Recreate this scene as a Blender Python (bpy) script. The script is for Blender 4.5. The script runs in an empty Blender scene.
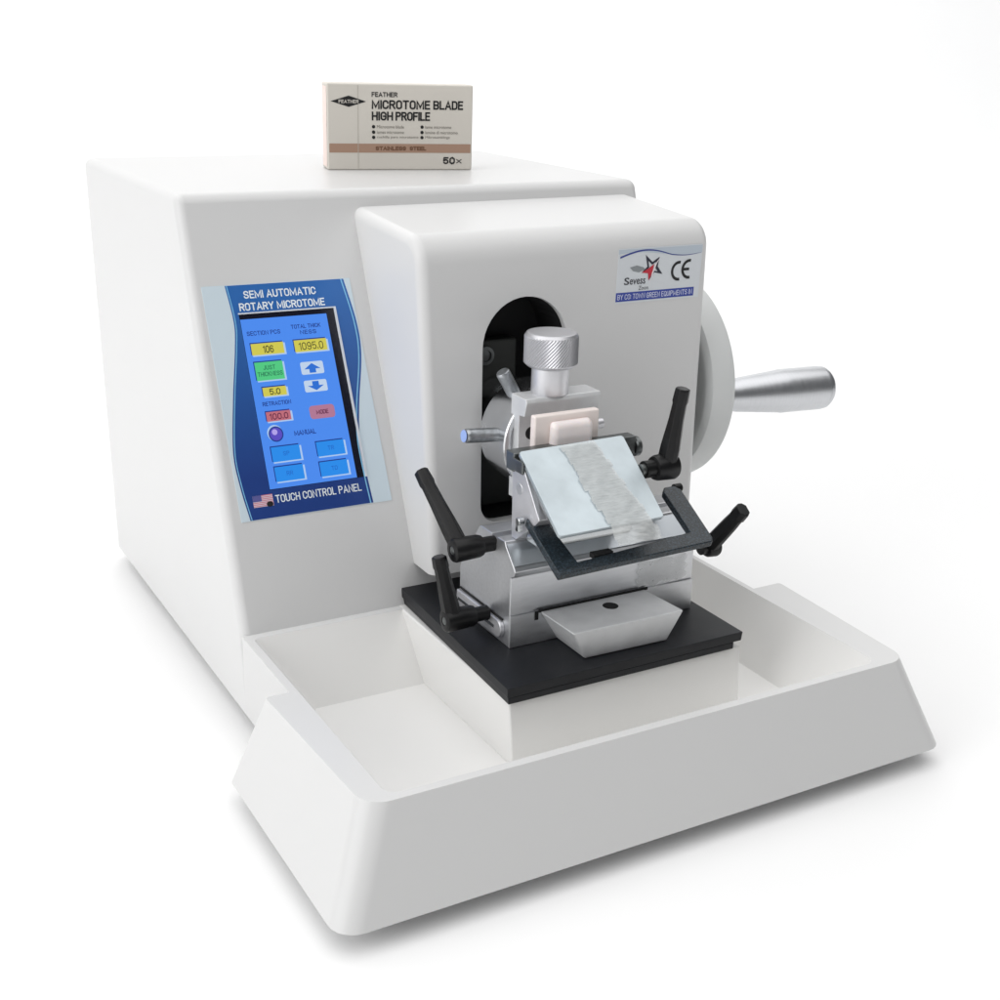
import bpy, bmesh, math, random
from mathutils import Vector, Matrix
random.seed(7)
S = 0.01                      # everything below is written in centimetres
sc = bpy.context.scene
COL = sc.collection

# ---------------------------------------------------------------- camera
CAM_POS = (-49.0940, -59.3450, 50.4821)
CAM_R = [[0.869548, -0.493012, 0.028718], [0.14564, 0.311568, 0.938997], [0.471884, 0.812321, -0.342725]]
F, PX, PY = 1312.87, 505.30, 508.41
cam = bpy.data.cameras.new('camera'); camo = bpy.data.objects.new('camera', cam); COL.objects.link(camo)
Rm = Matrix(((CAM_R[0][0], CAM_R[1][0], -CAM_R[2][0]), (CAM_R[0][1], CAM_R[1][1], -CAM_R[2][1]), (CAM_R[0][2], CAM_R[1][2], -CAM_R[2][2])))
camo.matrix_world = Matrix.Translation(Vector(CAM_POS) * S) @ Rm.to_4x4()
cam.sensor_width = 36; cam.lens = F / 1000 * 36
cam.shift_x = -(PX - 500) / 1000; cam.shift_y = (PY - 500) / 1000
cam.clip_start = .02; cam.clip_end = 100
sc.camera = camo

# ---------------------------------------------------------------- world, lamps, exposure
w = bpy.data.worlds.new('World'); sc.world = w; w.use_nodes = True
w.node_tree.nodes['Background'].inputs[0].default_value = (.93, .96, 1, 1)
w.node_tree.nodes['Background'].inputs[1].default_value = .10
sc.view_settings.view_transform = 'Standard'; sc.view_settings.look = 'None'
sc.view_settings.exposure = -.1; sc.view_settings.gamma = 1; sc.view_settings.use_curve_mapping = False

def lamp(name, loc, target, sx, sy, power, col=(1, 1, 1)):
    l = bpy.data.lights.new(name, 'AREA'); l.shape = 'RECTANGLE'; l.size = sx; l.size_y = sy
    l.energy = power; l.color = col
    o = bpy.data.objects.new(name, l); COL.objects.link(o)
    o.location = loc
    o.rotation_euler = (Vector(target) - Vector(loc)).to_track_quat('-Z', 'Y').to_euler()
    return o
lamp('overhead_softbox', (-.2, .6, 3.2), (-.1, .5, 0), 6.5, 6.5, 222, (1, .995, .99))
lamp('side_softbox', (-2.9, -.1, 1.2), (0, .3, .2), 2.4, 2.0, 46, (1, 1, 1))
lamp('backdrop_fill', (4.8, 3.1, 3.2), (5.3, 4.9, .9), 9.5, 2.4, 150)  # added unseen lamp, keeps the sheet behind pure white

# ---------------------------------------------------------------- helpers
def srgb(r, g, b, k=1.0):
    f = lambda c: ((c / 255 + .055) / 1.055) ** 2.4 if c / 255 > .04045 else c / 255 / 12.92
    return (f(r) * k, f(g) * k, f(b) * k, 1)

def material(name, col, rough=.5, metal=0., bump=0., bscale=400., emit=None, estr=1., spec=.5, coat=0., mott=0., mscale=30., stretch=None, trans=None):
    m = bpy.data.materials.new(name); m.use_nodes = True
    nt = m.node_tree; b = nt.nodes['Principled BSDF']
    if len(col) == 3: col = (*col, 1)
    b.inputs['Base Color'].default_value = col
    b.inputs['Roughness'].default_value = rough; b.inputs['Metallic'].default_value = metal
    b.inputs['Specular IOR Level'].default_value = spec
    b.inputs['Coat Weight'].default_value = coat; b.inputs['Coat Roughness'].default_value = .08
    if emit:
        b.inputs['Emission Color'].default_value = emit; b.inputs['Emission Strength'].default_value = estr
    tc = nt.nodes.new('ShaderNodeTexCoord'); mp = nt.nodes.new('ShaderNodeMapping')
    nt.links.new(tc.outputs['Object'], mp.inputs['Vector'])
    if stretch: mp.inputs['Scale'].default_value = stretch
    if bump:
        n = nt.nodes.new('ShaderNodeTexNoise'); n.inputs['Scale'].default_value = bscale; n.inputs['Detail'].default_value = 3
        nt.links.new(mp.outputs[0], n.inputs['Vector'])
        bp = nt.nodes.new('ShaderNodeBump'); bp.inputs['Strength'].default_value = bump; bp.inputs['Distance'].default_value = .0006
        nt.links.new(n.outputs['Fac'], bp.inputs['Height']); nt.links.new(bp.outputs[0], b.inputs['Normal'])
    if mott:
        n2 = nt.nodes.new('ShaderNodeTexNoise'); n2.inputs['Scale'].default_value = mscale; n2.inputs['Detail'].default_value = 5
        nt.links.new(mp.outputs[0], n2.inputs['Vector'])
        mr = nt.nodes.new('ShaderNodeMapRange'); mr.inputs['From Min'].default_value = .3; mr.inputs['From Max'].default_value = .7
        mr.inputs['To Min'].default_value = 1 - mott; mr.inputs['To Max'].default_value = 1 + mott
        nt.links.new(n2.outputs['Fac'], mr.inputs['Value'])
        mx = nt.nodes.new('ShaderNodeVectorMath'); mx.operation = 'SCALE'
        mx.inputs[0].default_value = col[:3]; nt.links.new(mr.outputs[0], mx.inputs['Scale'])
        nt.links.new(mx.outputs[0], b.inputs['Base Color'])
        mr2 = nt.nodes.new('ShaderNodeMapRange'); mr2.inputs['To Min'].default_value = max(rough - .1, .02); mr2.inputs['To Max'].default_value = min(rough + .1, 1)
        nt.links.new(n2.outputs['Fac'], mr2.inputs['Value']); nt.links.new(mr2.outputs[0], b.inputs['Roughness'])
    return m

M = {}
M['shell'] = material('white_enamel', (.69, .69, .688), .34, bump=.04, spec=.32, bscale=260)
M['tray'] = material('cream_white_enamel', (.675, .675, .672), .32, bump=.04, spec=.34, bscale=260)
M['cream'] = material('lightened_cream_enamel', (.82, .815, .80), .28, bump=.03, bscale=260, spec=.35)  # warm paint; extra lightness stands in for light missing inside the tray
M['wheel'] = material('pale_grey_enamel', (.69, .705, .70), .38, bump=.05, bscale=200)
M['alu'] = material('satin_aluminium', (.66, .67, .69), .36, .88, bump=.12, bscale=900, mott=.05, mscale=60, stretch=(1, 6, 6))
M['alu_bright'] = material('bright_aluminium', (.70, .70, .725), .42, .8, bump=.08, bscale=900, mott=.05, mscale=60)
M['alu_matt'] = material('blasted_aluminium', (.74, .75, .76), .55, .45, bump=.25, bscale=1500, mott=.05, mscale=80)
M['steel_dark'] = material('dark_steel', (.16, .17, .17), .35, .8, mott=.15, mscale=80)
M['steel'] = material('polished_steel', (.50, .52, .53), .22, 1., mott=.06, mscale=90)
M['knob'] = material('knurled_aluminium', (.62, .62, .645), .38, .9, bump=.08, bscale=900)
M['grip'] = material('turned_aluminium', (.60, .61, .63), .36, .95, bump=.10, bscale=300, mott=.04, mscale=90, stretch=(8, 1, 1))
M['ring'] = material('turned_steel', (.74, .75, .77), .24, 1., bump=.05, bscale=300, mott=.05, mscale=50)
M['zinc'] = material('galvanised_steel', (.42, .44, .46), .38, .9, bump=.3, bscale=700, mott=.18, mscale=250)
M['plate'] = material('pale_steel_blue_reflection', (.48, .54, .57), .33, .5, mott=.14, mscale=34)  # steel is pale; its blue tint is a reflection painted into the colour
M['blackplate'] = material('black_anodised_metal', (.012, .013, .016), .45, .0, spec=.3, bump=.08, bscale=500, mott=.12, mscale=40)
M['blackplastic'] = material('black_plastic', (.006, .006, .0065), .36, 0., spec=.3, bump=.10, bscale=700)
M['black'] = material('matt_black', (.006, .006, .007), .8)
M['slider'] = material('dull_dark_metal', (.03, .033, .03), .6)
M['wax'] = material('paraffin_wax', (.86, .79, .775), .38, mott=.04, mscale=60)
M['wax'].node_tree.nodes['Principled BSDF'].inputs['Subsurface Weight'].default_value = .25
M['wax'].node_tree.nodes['Principled BSDF'].inputs['Subsurface Radius'].default_value = (.006, .004, .003)
M['cassette'] = material('cassette_plastic', (.88, .79, .75), .42, mott=.03, mscale=60)
M['carton'] = material('printed_carton', srgb(216, 211, 202), .55, bump=.04, bscale=300, mott=.015, mscale=30)
M['carton_edge'] = material('pink_tinted_carton', srgb(245, 226, 218), .5)
M['tan'] = material('tan_ink', srgb(172, 140, 120), .5)
M['browntext'] = material('brown_ink', srgb(118, 84, 62), .5)
M['ink'] = material('black_ink', (.008, .008, .009), .5)
M['greyink'] = material('grey_ink', srgb(125, 120, 113), .5)
M['rubber'] = material('rubber', (.02, .02, .02), .8)

# crackle finish of the guard frame: black-blue with fine lighter specks
def crackle():
    m = material('speckled_blue_black_enamel', (.012, .022, .032), .32, bump=.6, bscale=420)
    nt = m.node_tree; b = nt.nodes['Principled BSDF']
    tc = nt.nodes.new('ShaderNodeTexCoord'); v = nt.nodes.new('ShaderNodeTexNoise'); v.inputs['Scale'].default_value = 800; v.inputs['Detail'].default_value = 4
    nt.links.new(tc.outputs['Object'], v.inputs['Vector'])
    r = nt.nodes.new('ShaderNodeValToRGB'); r.color_ramp.elements[0].position = .45; r.color_ramp.elements[0].color = (.006, .010, .014, 1)
    r.color_ramp.elements[1].position = .75; r.color_ramp.elements[1].color = (.045, .075, .10, 1)
    nt.links.new(v.outputs['Fac'], r.inputs['Fac']); nt.links.new(r.outputs[0], b.inputs['Base Color'])
    return m
M['crackle'] = crackle()

def ribbon_mat():
    m = material('translucent_paraffin', (.68, .70, .695), .36, mott=.10, mscale=160, stretch=(1, 3, 3))
    b = m.node_tree.nodes['Principled BSDF']; b.inputs['Alpha'].default_value = .58
    return m
M['ribbon'] = ribbon_mat()
M['film'] = material('clear_wax_film', (.70, .72, .72), .3, mott=.10, mscale=160)
M['film'].node_tree.nodes['Principled BSDF'].inputs['Alpha'].default_value = .30

def floor_mat():
    m = material('white_studio_sheet', (.93, .93, .93), .9, spec=.1)
    return m
M['floor'] = floor_mat()

def link(name, me, mat, parent):
    o = bpy.data.objects.new(name, me); COL.objects.link(o)
    if mat is not None and not me.materials: me.materials.append(mat if not isinstance(mat, str) else M[mat])
    if parent: o.parent = parent
    return o

def root_of(p):
    while p.parent: p = p.parent
    return p

def obj(name, bm, mat, parent=None, bevel=0., seg=3, smooth=True, ang=30, recalc=True, wn=False):
    """one mesh object; bm is in world centimetres, parents' root location is taken off"""
    off = Vector((0, 0, 0))
    if parent: off = root_of(parent).location / S
    for v in bm.verts: v.co = (v.co - off) * S
    if recalc: bmesh.ops.recalc_face_normals(bm, faces=bm.faces)
    me = bpy.data.meshes.new(name)
    for f in bm.faces: f.smooth = smooth
    bm.to_mesh(me); bm.free()
    o = link(name, me, mat, parent)
    if bevel:
        md = o.modifiers.new('bevel', 'BEVEL'); md.width = bevel * S; md.segments = seg; md.limit_method = 'ANGLE'; md.angle_limit = math.radians(ang)
        md.harden_normals = False
    if smooth:
        if not bevel:
            try: me.set_sharp_from_angle(angle=math.radians(38))
            except Exception: pass
        if bevel or wn:
            o.modifiers.new('wn', 'WEIGHTED_NORMAL').keep_sharp = True
    return o

def thing(name, label, cat, loc, group=None):
    o = bpy.data.objects.new(name, None); COL.objects.link(o); o.location = Vector(loc) * S
    o['label'] = label; o['category'] = cat; o.empty_display_size = .02
    if group: o['group'] = group
    return o

def B(): return bmesh.new()
def poly(bm, pts):
    return bm.faces.new([bm.verts.new(p) for p in pts])
def hexa(bm, lo, hi):
    """lo, hi: four points each, same winding"""
    a = [bm.verts.new(p) for p in lo]; b = [bm.verts.new(p) for p in hi]
    n = len(a)
    bm.faces.new(a[::-1]); bm.faces.new(b)
    for i in range(n): bm.faces.new((a[i], a[(i + 1) % n], b[(i + 1) % n], b[i]))
    return bm
def box(bm, x0, x1, y0, y1, z0, z1):
    return hexa(bm, [(x0, y0, z0), (x1, y0, z0), (x1, y1, z0), (x0, y1, z0)], [(x0, y0, z1), (x1, y0, z1), (x1, y1, z1), (x0, y1, z1)])
def prism_x(bm, prof, x0, x1):
    return hexa(bm, [(x0, y, z) for y, z in prof], [(x1, y, z) for y, z in prof])
def prism_y(bm, prof, y0, y1):
    return hexa(bm, [(x, y0, z) for x, z in prof], [(x, y1, z) for x, z in prof])
def basis(axis):
    a = Vector(axis).normalized(); t = Vector((0, 0, 1)) if abs(a.z) < .9 else Vector((1, 0, 0))
    u = a.cross(t).normalized(); v = a.cross(u).normalized()
    return a, u, v
def lathe(bm, p, axis, prof, seg=48, close=True):
    """prof: list of (distance along axis, radius)"""
    a, u, v = basis(axis); p = Vector(p); rings = []
    for t, r in prof:
        rings.append([bm.verts.new(p + a * t + (u * math.cos(k * 2 * math.pi / seg) + v * math.sin(k * 2 * math.pi / seg)) * r) for k in range(seg)])
    for A, C in zip(rings[:-1], rings[1:]):
        for k in range(seg): bm.faces.new((A[k], A[(k + 1) % seg], C[(k + 1) % seg], C[k]))
    if close: bm.faces.new(rings[0][::-1]); bm.faces.new(rings[-1])
    return bm
def cyl(bm, p, axis, L, r, seg=32, c=0.):
    if c: return lathe(bm, p, axis, [(0, r - c), (c, r), (L - c, r), (L, r - c)], seg)
    return lathe(bm, p, axis, [(0, r), (L, r)], seg)
def rrect(x0, x1, y0, y1, rs, n=6):
    """rounded rectangle; rs radii for corners (x0y0, x1y0, x1y1, x0y1)"""
    out = []
    cs = [(x0, y0, 1, 1, math.pi), (x1, y0, -1, 1, 1.5 * math.pi), (x1, y1, -1, -1, 0), (x0, y1, 1, -1, .5 * math.pi)]
    for (x, y, sx, sy, a0), r in zip(cs, rs):
        cx, cy = x + sx * r, y + sy * r
        for k in range(n + 1):
            a = a0 + k / n * math.pi / 2
            out.append((cx + r * math.cos(a), cy + r * math.sin(a)))
    return out
def boolean(bm_a, bm_b, op):
    """exact boolean of two closed meshes, result as a bmesh"""
    res = []
    for b_ in (bm_a, bm_b):
        bmesh.ops.recalc_face_normals(b_, faces=b_.faces)
        me = bpy.data.meshes.new('tmp'); b_.to_mesh(me); b_.free()
        o = bpy.data.objects.new('tmp', me); COL.objects.link(o); res.append(o)
    md = res[0].modifiers.new('b', 'BOOLEAN'); md.operation = op; md.solver = 'EXACT'; md.object = res[1]
    bpy.context.view_layer.update()
    dg = bpy.context.evaluated_depsgraph_get()
    me = bpy.data.meshes.new_from_object(res[0].evaluated_get(dg))
    out = bmesh.new(); out.from_mesh(me)
    for o in res:
        m_ = o.data; bpy.data.objects.remove(o); bpy.data.meshes.remove(m_)
    bpy.data.meshes.remove(me)
    bmesh.ops.remove_doubles(out, verts=out.verts, dist=1e-4)
    bmesh.ops.dissolve_limit(out, angle_limit=math.radians(.5), verts=out.verts, edges=out.edges)
    return out
def bevel_edges(bm, pred, width, seg=4):
    bmesh.ops.recalc_face_normals(bm, faces=bm.faces)
    es = []
    for e in bm.edges:
        if len(e.link_faces) != 2: continue
        if e.calc_face_angle(0) < math.radians(20): continue
        m_ = (e.verts[0].co + e.verts[1].co) / 2
        d_ = (e.verts[0].co - e.verts[1].co).normalized()
        if pred(m_, d_): es.append(e)
    bmesh.ops.bevel(bm, geom=es, offset=width, offset_type='OFFSET', segments=seg, profile=.5, affect='EDGES', clamp_overlap=True)

# text ------------------------------------------------------------------
def text_polys(s, bold=0.):
    """builtin font as a mesh: list of faces (2D points), bounds"""
    c = bpy.data.curves.new('t', 'FONT'); c.body = s; c.size = 1; c.offset = bold; c.resolution_u = 3
    o = bpy.data.objects.new('t', c); COL.objects.link(o)
    bpy.context.view_layer.update()
    me = bpy.data.meshes.new_from_object(o.evaluated_get(bpy.context.evaluated_depsgraph_get()))
    vs = [(v.co.x, v.co.y) for v in me.vertices]; fs = [list(p.vertices) for p in me.polygons]
    bpy.data.objects.remove(o); bpy.data.curves.remove(c); bpy.data.meshes.remove(me)
    return vs, fs
def put_text(bm, frame, s, u0, u1, v0, v1, h=.03, bold=.0):
    """text filling the box u0..u1, v0(top)..v1(bottom) of a surface frame(u, v, h) -> point"""
    vs, fs = text_polys(s, bold)
    if not vs: return
    xa = min(v[0] for v in vs); xb = max(v[0] for v in vs); ya = min(v[1] for v in vs); yb = max(v[1] for v in vs)
    vv = [bm.verts.new(frame(u0 + (x - xa) / (xb - xa) * (u1 - u0), v1 + (y - ya) / (yb - ya) * (v0 - v1), h)) for x, y in vs]
    for f in fs:
        try: bm.faces.new([vv[i] for i in f])
        except ValueError: pass
def put_poly(bm, frame, pts, h=.02, h0=None):
    if h0 is None: poly(bm, [frame(u, v, h) for u, v in pts])
    else: hexa(bm, [frame(u, v, h0) for u, v in pts], [frame(u, v, h) for u, v in pts])
def _arc(cx, cy, rx, ry, a0, a1, n=7):
    return [(cx + rx * math.cos(math.radians(a0 + (a1 - a0) * k / n)), cy + ry * math.sin(math.radians(a0 + (a1 - a0) * k / n))) for k in range(n + 1)]
def _rb(x0, x1, y0, y1, r=.22):      # closed rounded box as one polyline
    return [(x0, y0 + r)] + _arc(x0 + r, y1 - r, r, r, 180, 90, 5) + _arc(x1 - r, y1 - r, r, r, 90, 0, 5) + _arc(x1 - r, y0 + r, r, r, 0, -90, 5) + _arc(x0 + r, y0 + r, r, r, -90, -180, 5)
_O = _rb(0, .55, 0, 1, .25)
_bowl = [(0, 1), (.33, 1)] + _arc(.33, .75, .22, .25, 90, -90)[1:] + [(0, .5)]
_C = _arc(.275, .74, .275, .26, 0, 180, 8) + _arc(.275, .26, .275, .26, 180, 360, 8)
_S = _arc(.27, .75, .27, .25, 10, 250, 9) + _arc(.27, .25, .27, .25, 70, -170, 9)
GL = {'A': (.62, [[(0, 0), (.31, 1), (.62, 0)], [(.11, .3), (.51, .3)]]), 'B': (.55, [[(0, 0), (0, 1)], _bowl, [(0, .5), (.33, .5)] + _arc(.33, .25, .22, .25, 90, -90)[1:] + [(0, 0)]]),
      'C': (.55, [_C]), 'D': (.55, [[(0, 0), (0, 1), (.28, 1)] + _arc(.28, .73, .27, .27, 90, 0)[1:] + _arc(.28, .27, .27, .27, 0, -90) + [(0, 0)]]),
      'E': (.47, [[(.47, 1), (0, 1), (0, 0), (.47, 0)], [(0, .52), (.42, .52)]]), 'F': (.47, [[(.47, 1), (0, 1), (0, 0)], [(0, .52), (.42, .52)]]),
      'G': (.55, [_C + [(.55, .48), (.30, .48)]]), 'H': (.55, [[(0, 0), (0, 1)], [(.55, 0), (.55, 1)], [(0, .5), (.55, .5)]]), 'I': (.0, [[(0, 0), (0, 1)]]),
      'J': (.42, [[(.42, 1), (.42, .24)] + _arc(.21, .24, .21, .24, 0, -170, 7)[1:]]), 'K': (.55, [[(0, 0), (0, 1)], [(.55, 1), (0, .42)], [(.2, .6), (.55, 0)]]), 'L': (.45, [[(0, 1), (0, 0), (.45, 0)]]), 'M': (.75, [[(0, 0), (0, 1), (.375, .15), (.75, 1), (.75, 0)]]),
      'N': (.57, [[(0, 0), (0, 1), (.57, 0), (.57, 1)]]), 'O': (.55, [_O]), 'P': (.55, [[(0, 0), (0, 1)], _bowl]), 'Q': (.55, [_O, [(.3, .25), (.6, -.05)]]),
      'R': (.55, [[(0, 0), (0, 1)], _bowl, [(.28, .5), (.55, 0)]]), 'S': (.54, [_S]), 'T': (.56, [[(0, 1), (.56, 1)], [(.28, 0), (.28, 1)]]), 'U': (.55, [[(0, 1), (0, .27)] + _arc(.275, .27, .275, .27, 180, 360, 8) + [(.55, 1)]]),
      'V': (.6, [[(0, 1), (.3, 0), (.6, 1)]]), 'W': (.85, [[(0, 1), (.2, 0), (.425, .85), (.65, 0), (.85, 1)]]), 'X': (.55, [[(0, 0), (.55, 1)], [(0, 1), (.55, 0)]]), 'Y': (.6, [[(0, 1), (.3, .45), (.6, 1)], [(.3, .45), (.3, 0)]]),
      ':': (.0, [[(0, .1), (0, .25)], [(0, .6), (0, .75)]]), '.': (.0, [[(0, 0), (0, .14)]]), '0': (.5, [_rb(0, .5, 0, 1, .25)]), '1': (.2, [[(0, .8), (.2, 1), (.2, 0)]]),
      '5': (.5, [[(.48, 1), (.04, 1), (0, .52)] + _arc(.25, .32, .25, .32, 130, -150, 9)]), '6': (.5, [_arc(.25, .74, .25, .26, 20, 180, 6) + [(0, .3)], _rb(0, .5, 0, .58, .25)]), '9': (.5, [_rb(0, .5, .42, 1, .25), [(.5, .7)] + _arc(.25, .26, .25, .26, 0, -160, 6)])}
def put_stroke(bm, frame, s, u0, u1, v0, v1, cw, ch, t, h=.03, gap=.26):
    """grotesque lettering drawn with strokes t cm thick; cw, ch: size in cm of one unit of u and of v"""
    W, Hh = (u1 - u0) * cw - t, (v1 - v0) * ch - t
    adv = []; x = 0
    for c in s:
        if c == ' ': x += .36; continue
        g_ = GL[c]; adv.append((x, g_)); x += g_[0] + gap
    tot = x - gap; kk = 0
    for x0, (gw, pls) in adv:
        for pl in pls:
            P = [Vector(((x0 + a) / tot * W + t / 2, Hh * b + t / 2)) for a, b in pl]
            A, C = [], []; n_ = len(P)
            for i, p in enumerate(P):
                d0 = (P[i] - P[i - 1]).normalized() if i else None; d1 = (P[i + 1] - P[i]).normalized() if i < n_ - 1 else None
                if d0 is None: d0 = d1; p = p - d1 * t / 2
                if d1 is None: d1 = d0; p = p + d0 * t / 2
                m_ = d0 + d1
                if m_.length < 1e-4: m_ = d0
                m_.normalize(); nn = Vector((-m_.y, m_.x)); k_ = min(1 / max(nn.dot(Vector((-d0.y, d0.x))), .3), 1.9)
                A.append(p + nn * t / 2 * k_); C.append(p - nn * t / 2 * k_)
            kk += 1; hh = h + .0015 * (kk % 4)
            q = lambda p: frame(u0 + p.x / cw, v1 - p.y / ch, hh)
            a = [bm.verts.new(q(p)) for p in A]; c = [bm.verts.new(q(p)) for p in C]
            for i in range(n_ - 1): bm.faces.new((a[i], c[i], c[i + 1], a[i + 1]))
def rect(u0, u1, v0, v1): return [(u0, v0), (u1, v0), (u1, v1), (u0, v1)]
def decal(name, mat, parent, build, bevel=0):
    bm = B(); build(bm)
    return obj(name, bm, mat, parent, smooth=False, recalc=False, bevel=bevel)

# ---------------------------------------------------------------- setting: white sheet curving up behind
FZ = -1.5
bm = B()
prof = [(-400, FZ), (250, FZ)]
R_ = 160
for k in range(1, 17):
    a = k / 16 * math.pi / 2
    prof.append((250 + R_ * math.sin(a), FZ + R_ - R_ * math.cos(a)))
prof.append((250 + R_, 500))
prev = None
for y, z in prof:
    cur = (bm.verts.new((-500, y, z)), bm.verts.new((1000, y, z)))
    if prev: bm.faces.new((prev[0], prev[1], cur[1], cur[0]))
    prev = cur
g = obj('ground', bm, 'floor', smooth=True); g['kind'] = 'structure'

# ---------------------------------------------------------------- the microtome
mt = thing('rotary_microtome', 'white rotary microtome with blue touch panel, side crank wheel and wide open tray', 'microtome', (0, 30, FZ))

H, ZR = 38.29, 6.66
YS, YT, YB = 28.26, 38.74, 67.87
XM = 20.85 + .0095 * ZR; XMR = 20.62 - .0057 * ZR; XB = 20.85 + .0095 * H
# housing: slope-fronted body
bm = B()
hexa(bm, [(-20.85, YS, 0), (20.62, YS, 0), (20.62, YB, 0), (-20.85, YB, 0)],
         [(-XM, YS, ZR), (XMR, YS, ZR), (XMR, YB, ZR), (-XM, YB, ZR)])
bm.faces.ensure_lookup_table()
top = max(bm.faces, key=lambda f: f.calc_center_median().z)
r_ = bmesh.ops.extrude_face_region(bm, geom=[top])
tv = [e for e in r_['geom'] if isinstance(e, bmesh.types.BMVert)]
for v in tv:
    v.co.z = H
    if v.co.y < 40: v.co.y = YT
    v.co.x = 20.4 if v.co.x > 0 else -XB
bmesh.ops.delete(bm, geom=[top], context='FACES_ONLY')
bmesh.ops.remove_doubles(bm, verts=bm.verts, dist=1e-4)
def hp(m_, d_):
    if m_.z < .1: return False
    if m_.y < YS + .1: return False
    if abs(m_.z - ZR) < .1: return False
    return True
bevel_edges(bm, hp, .75, 5)
housing = obj('housing', bm, 'shell', mt, wn=True)

# tray: flared front, cavity, joined to the housing behind
bm = B()
hexa(bm, [(x, y, 0) for x, y in rrect(-25, 25, 0, 19.8, (1.7, 1.7, .5, .5))],
         [(x, y, ZR) for x, y in rrect(-22.3, 23.0, 2.8, 18.4, (1.7, 1.5, .3, .3))])
# plan taper of the rim: a little wider at the back
for v in bm.verts:
    if v.co.z > 3:
        v.co.x += (.35 if v.co.x < 0 else .45) * (-1 if v.co.x < 0 else 1) * (v.co.y - 10.6) / 8
    
rear = B()
hexa(rear, [(-20.85, 17, 0), (20.62, 17, 0), (20.62, YS, 0), (-20.85, YS, 0)], [(-XM, 17, ZR), (XMR, 17, ZR), (XMR, YS, ZR), (-XM, YS, ZR)])
bm = boolean(bm, rear, 'UNION')
cav = B()
hexa(cav, [(x, y, 1.5) for x, y in rrect(-16.9, 17.6, 5.8, 24.2, (.6, .6, .4, .4))],
          [(x, y, ZR + .9) for x, y in rrect(-20.36 - .5, 21.0 - 1.0 + .5, 3.45 - .4, 28.15, (1.0, 1.0, .5, .5))])
bm = boolean(bm, cav, 'DIFFERENCE')
def tp(m_, d_):
    if m_.y > YS - .05: return False
    if m_.z < .05 and m_.y > 18: return False
    return True
bevel_edges(bm, tp, .32, 4)
bm.normal_update()
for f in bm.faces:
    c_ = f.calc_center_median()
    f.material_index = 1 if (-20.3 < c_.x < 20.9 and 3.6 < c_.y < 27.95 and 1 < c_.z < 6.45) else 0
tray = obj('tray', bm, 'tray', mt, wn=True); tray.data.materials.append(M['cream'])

bm = B()
hexa(bm, [(-7.5, 10.2, 1.4), (12.9, 10.2, 1.4), (12.9, 28.6, 1.4), (-7.5, 28.6, 1.4)],
         [(-7.9, 10.25, 6.68), (12.5, 10.25, 6.68), (12.5, 28.6, 6.68), (-7.9, 28.6, 6.68)])
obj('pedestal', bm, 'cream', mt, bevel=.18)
for fx, fy in ((-20, 4), (20, 4), (-17, 62), (17, 62)):
    bm = B(); cyl(bm, (fx, fy, FZ), (0, 0, 1), .6, 1.6); obj('foot', bm, 'rubber', mt)

# head cover: the block the specimen head comes out of
bm = B()
lo = [(-6.0, 26.02, 9.7), (19.5, 26.02, 9.7), (19.5, 34, 9.7), (-6.0, 34, 9.7)]
hi = [(-7.15, 26.57, 36.05), (19.5, 26.57, 36.25), (19.5, 40.5, 37.25), (-7.15, 40.5, 37.1)]
hexa(bm, lo, hi)
bevel_edges(bm, lambda m_, d_: m_.z > 36 and m_.y < 27 and abs(d_.x) > .9, 2.0, 10)
bevel_edges(bm, lambda m_, d_: (m_.y < 27 and abs(m_.x - 6.5) > 12 and abs(d_.x) < .5) or (m_.z > 34 and m_.y < 39 and abs(m_.x - 6.2) > 12.5 and abs(d_.x) < .5), .85, 6)
SX, SR, SZ0, SZ1 = 2.1, 3.75, 13.4, 31.3
def stadium(r, z0, z1, rb=1.6, n=20):
    pts = []
    for k in range(n + 1):
        a = math.pi - k / n * math.pi
        pts.append((SX + r * math.cos(a), z1 - SR + r * math.sin(a)))
    for cx_, a0 in ((SX + r - rb, 0), (SX - r + rb, -math.pi / 2)):
        for k in range(7):
            a = a0 - k / 6 * math.pi / 2
            pts.append((cx_ + rb * math.cos(a), z0 + rb + rb * math.sin(a)))
    return pts
cut = B(); prism_y(cut, stadium(SR, SZ0, SZ1), 20, 31.2)
bm = boolean(bm, cut, 'DIFFERENCE')
bevel_edges(bm, lambda m_, d_: m_.y < 27.2 and abs(m_.x - SX) < SR + .05 and SZ0 - .1 < m_.z < SZ1 + .1, .12, 2)
head = obj('head_cover', bm, 'shell', mt, wn=True)
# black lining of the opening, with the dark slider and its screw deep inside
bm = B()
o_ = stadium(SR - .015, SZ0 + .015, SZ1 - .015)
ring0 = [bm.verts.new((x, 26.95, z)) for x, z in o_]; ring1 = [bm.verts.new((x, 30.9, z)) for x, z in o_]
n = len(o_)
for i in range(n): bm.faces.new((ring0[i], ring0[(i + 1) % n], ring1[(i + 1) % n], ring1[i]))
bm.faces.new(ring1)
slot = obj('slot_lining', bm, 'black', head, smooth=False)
bm = B(); box(bm, -1.4, 3.2, 29.6, 30.85, 13.45, 27.4)
obj('slider', bm, 'slider', head, bevel=.2)
bm = B(); lathe(bm, (.25, 29.6, 26.2), (0, -1, 0), [(0, .75), (.25, .75), (.25, .5), (.1, .45)], 24)
obj('screw', bm, 'steel_dark', head)

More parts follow.
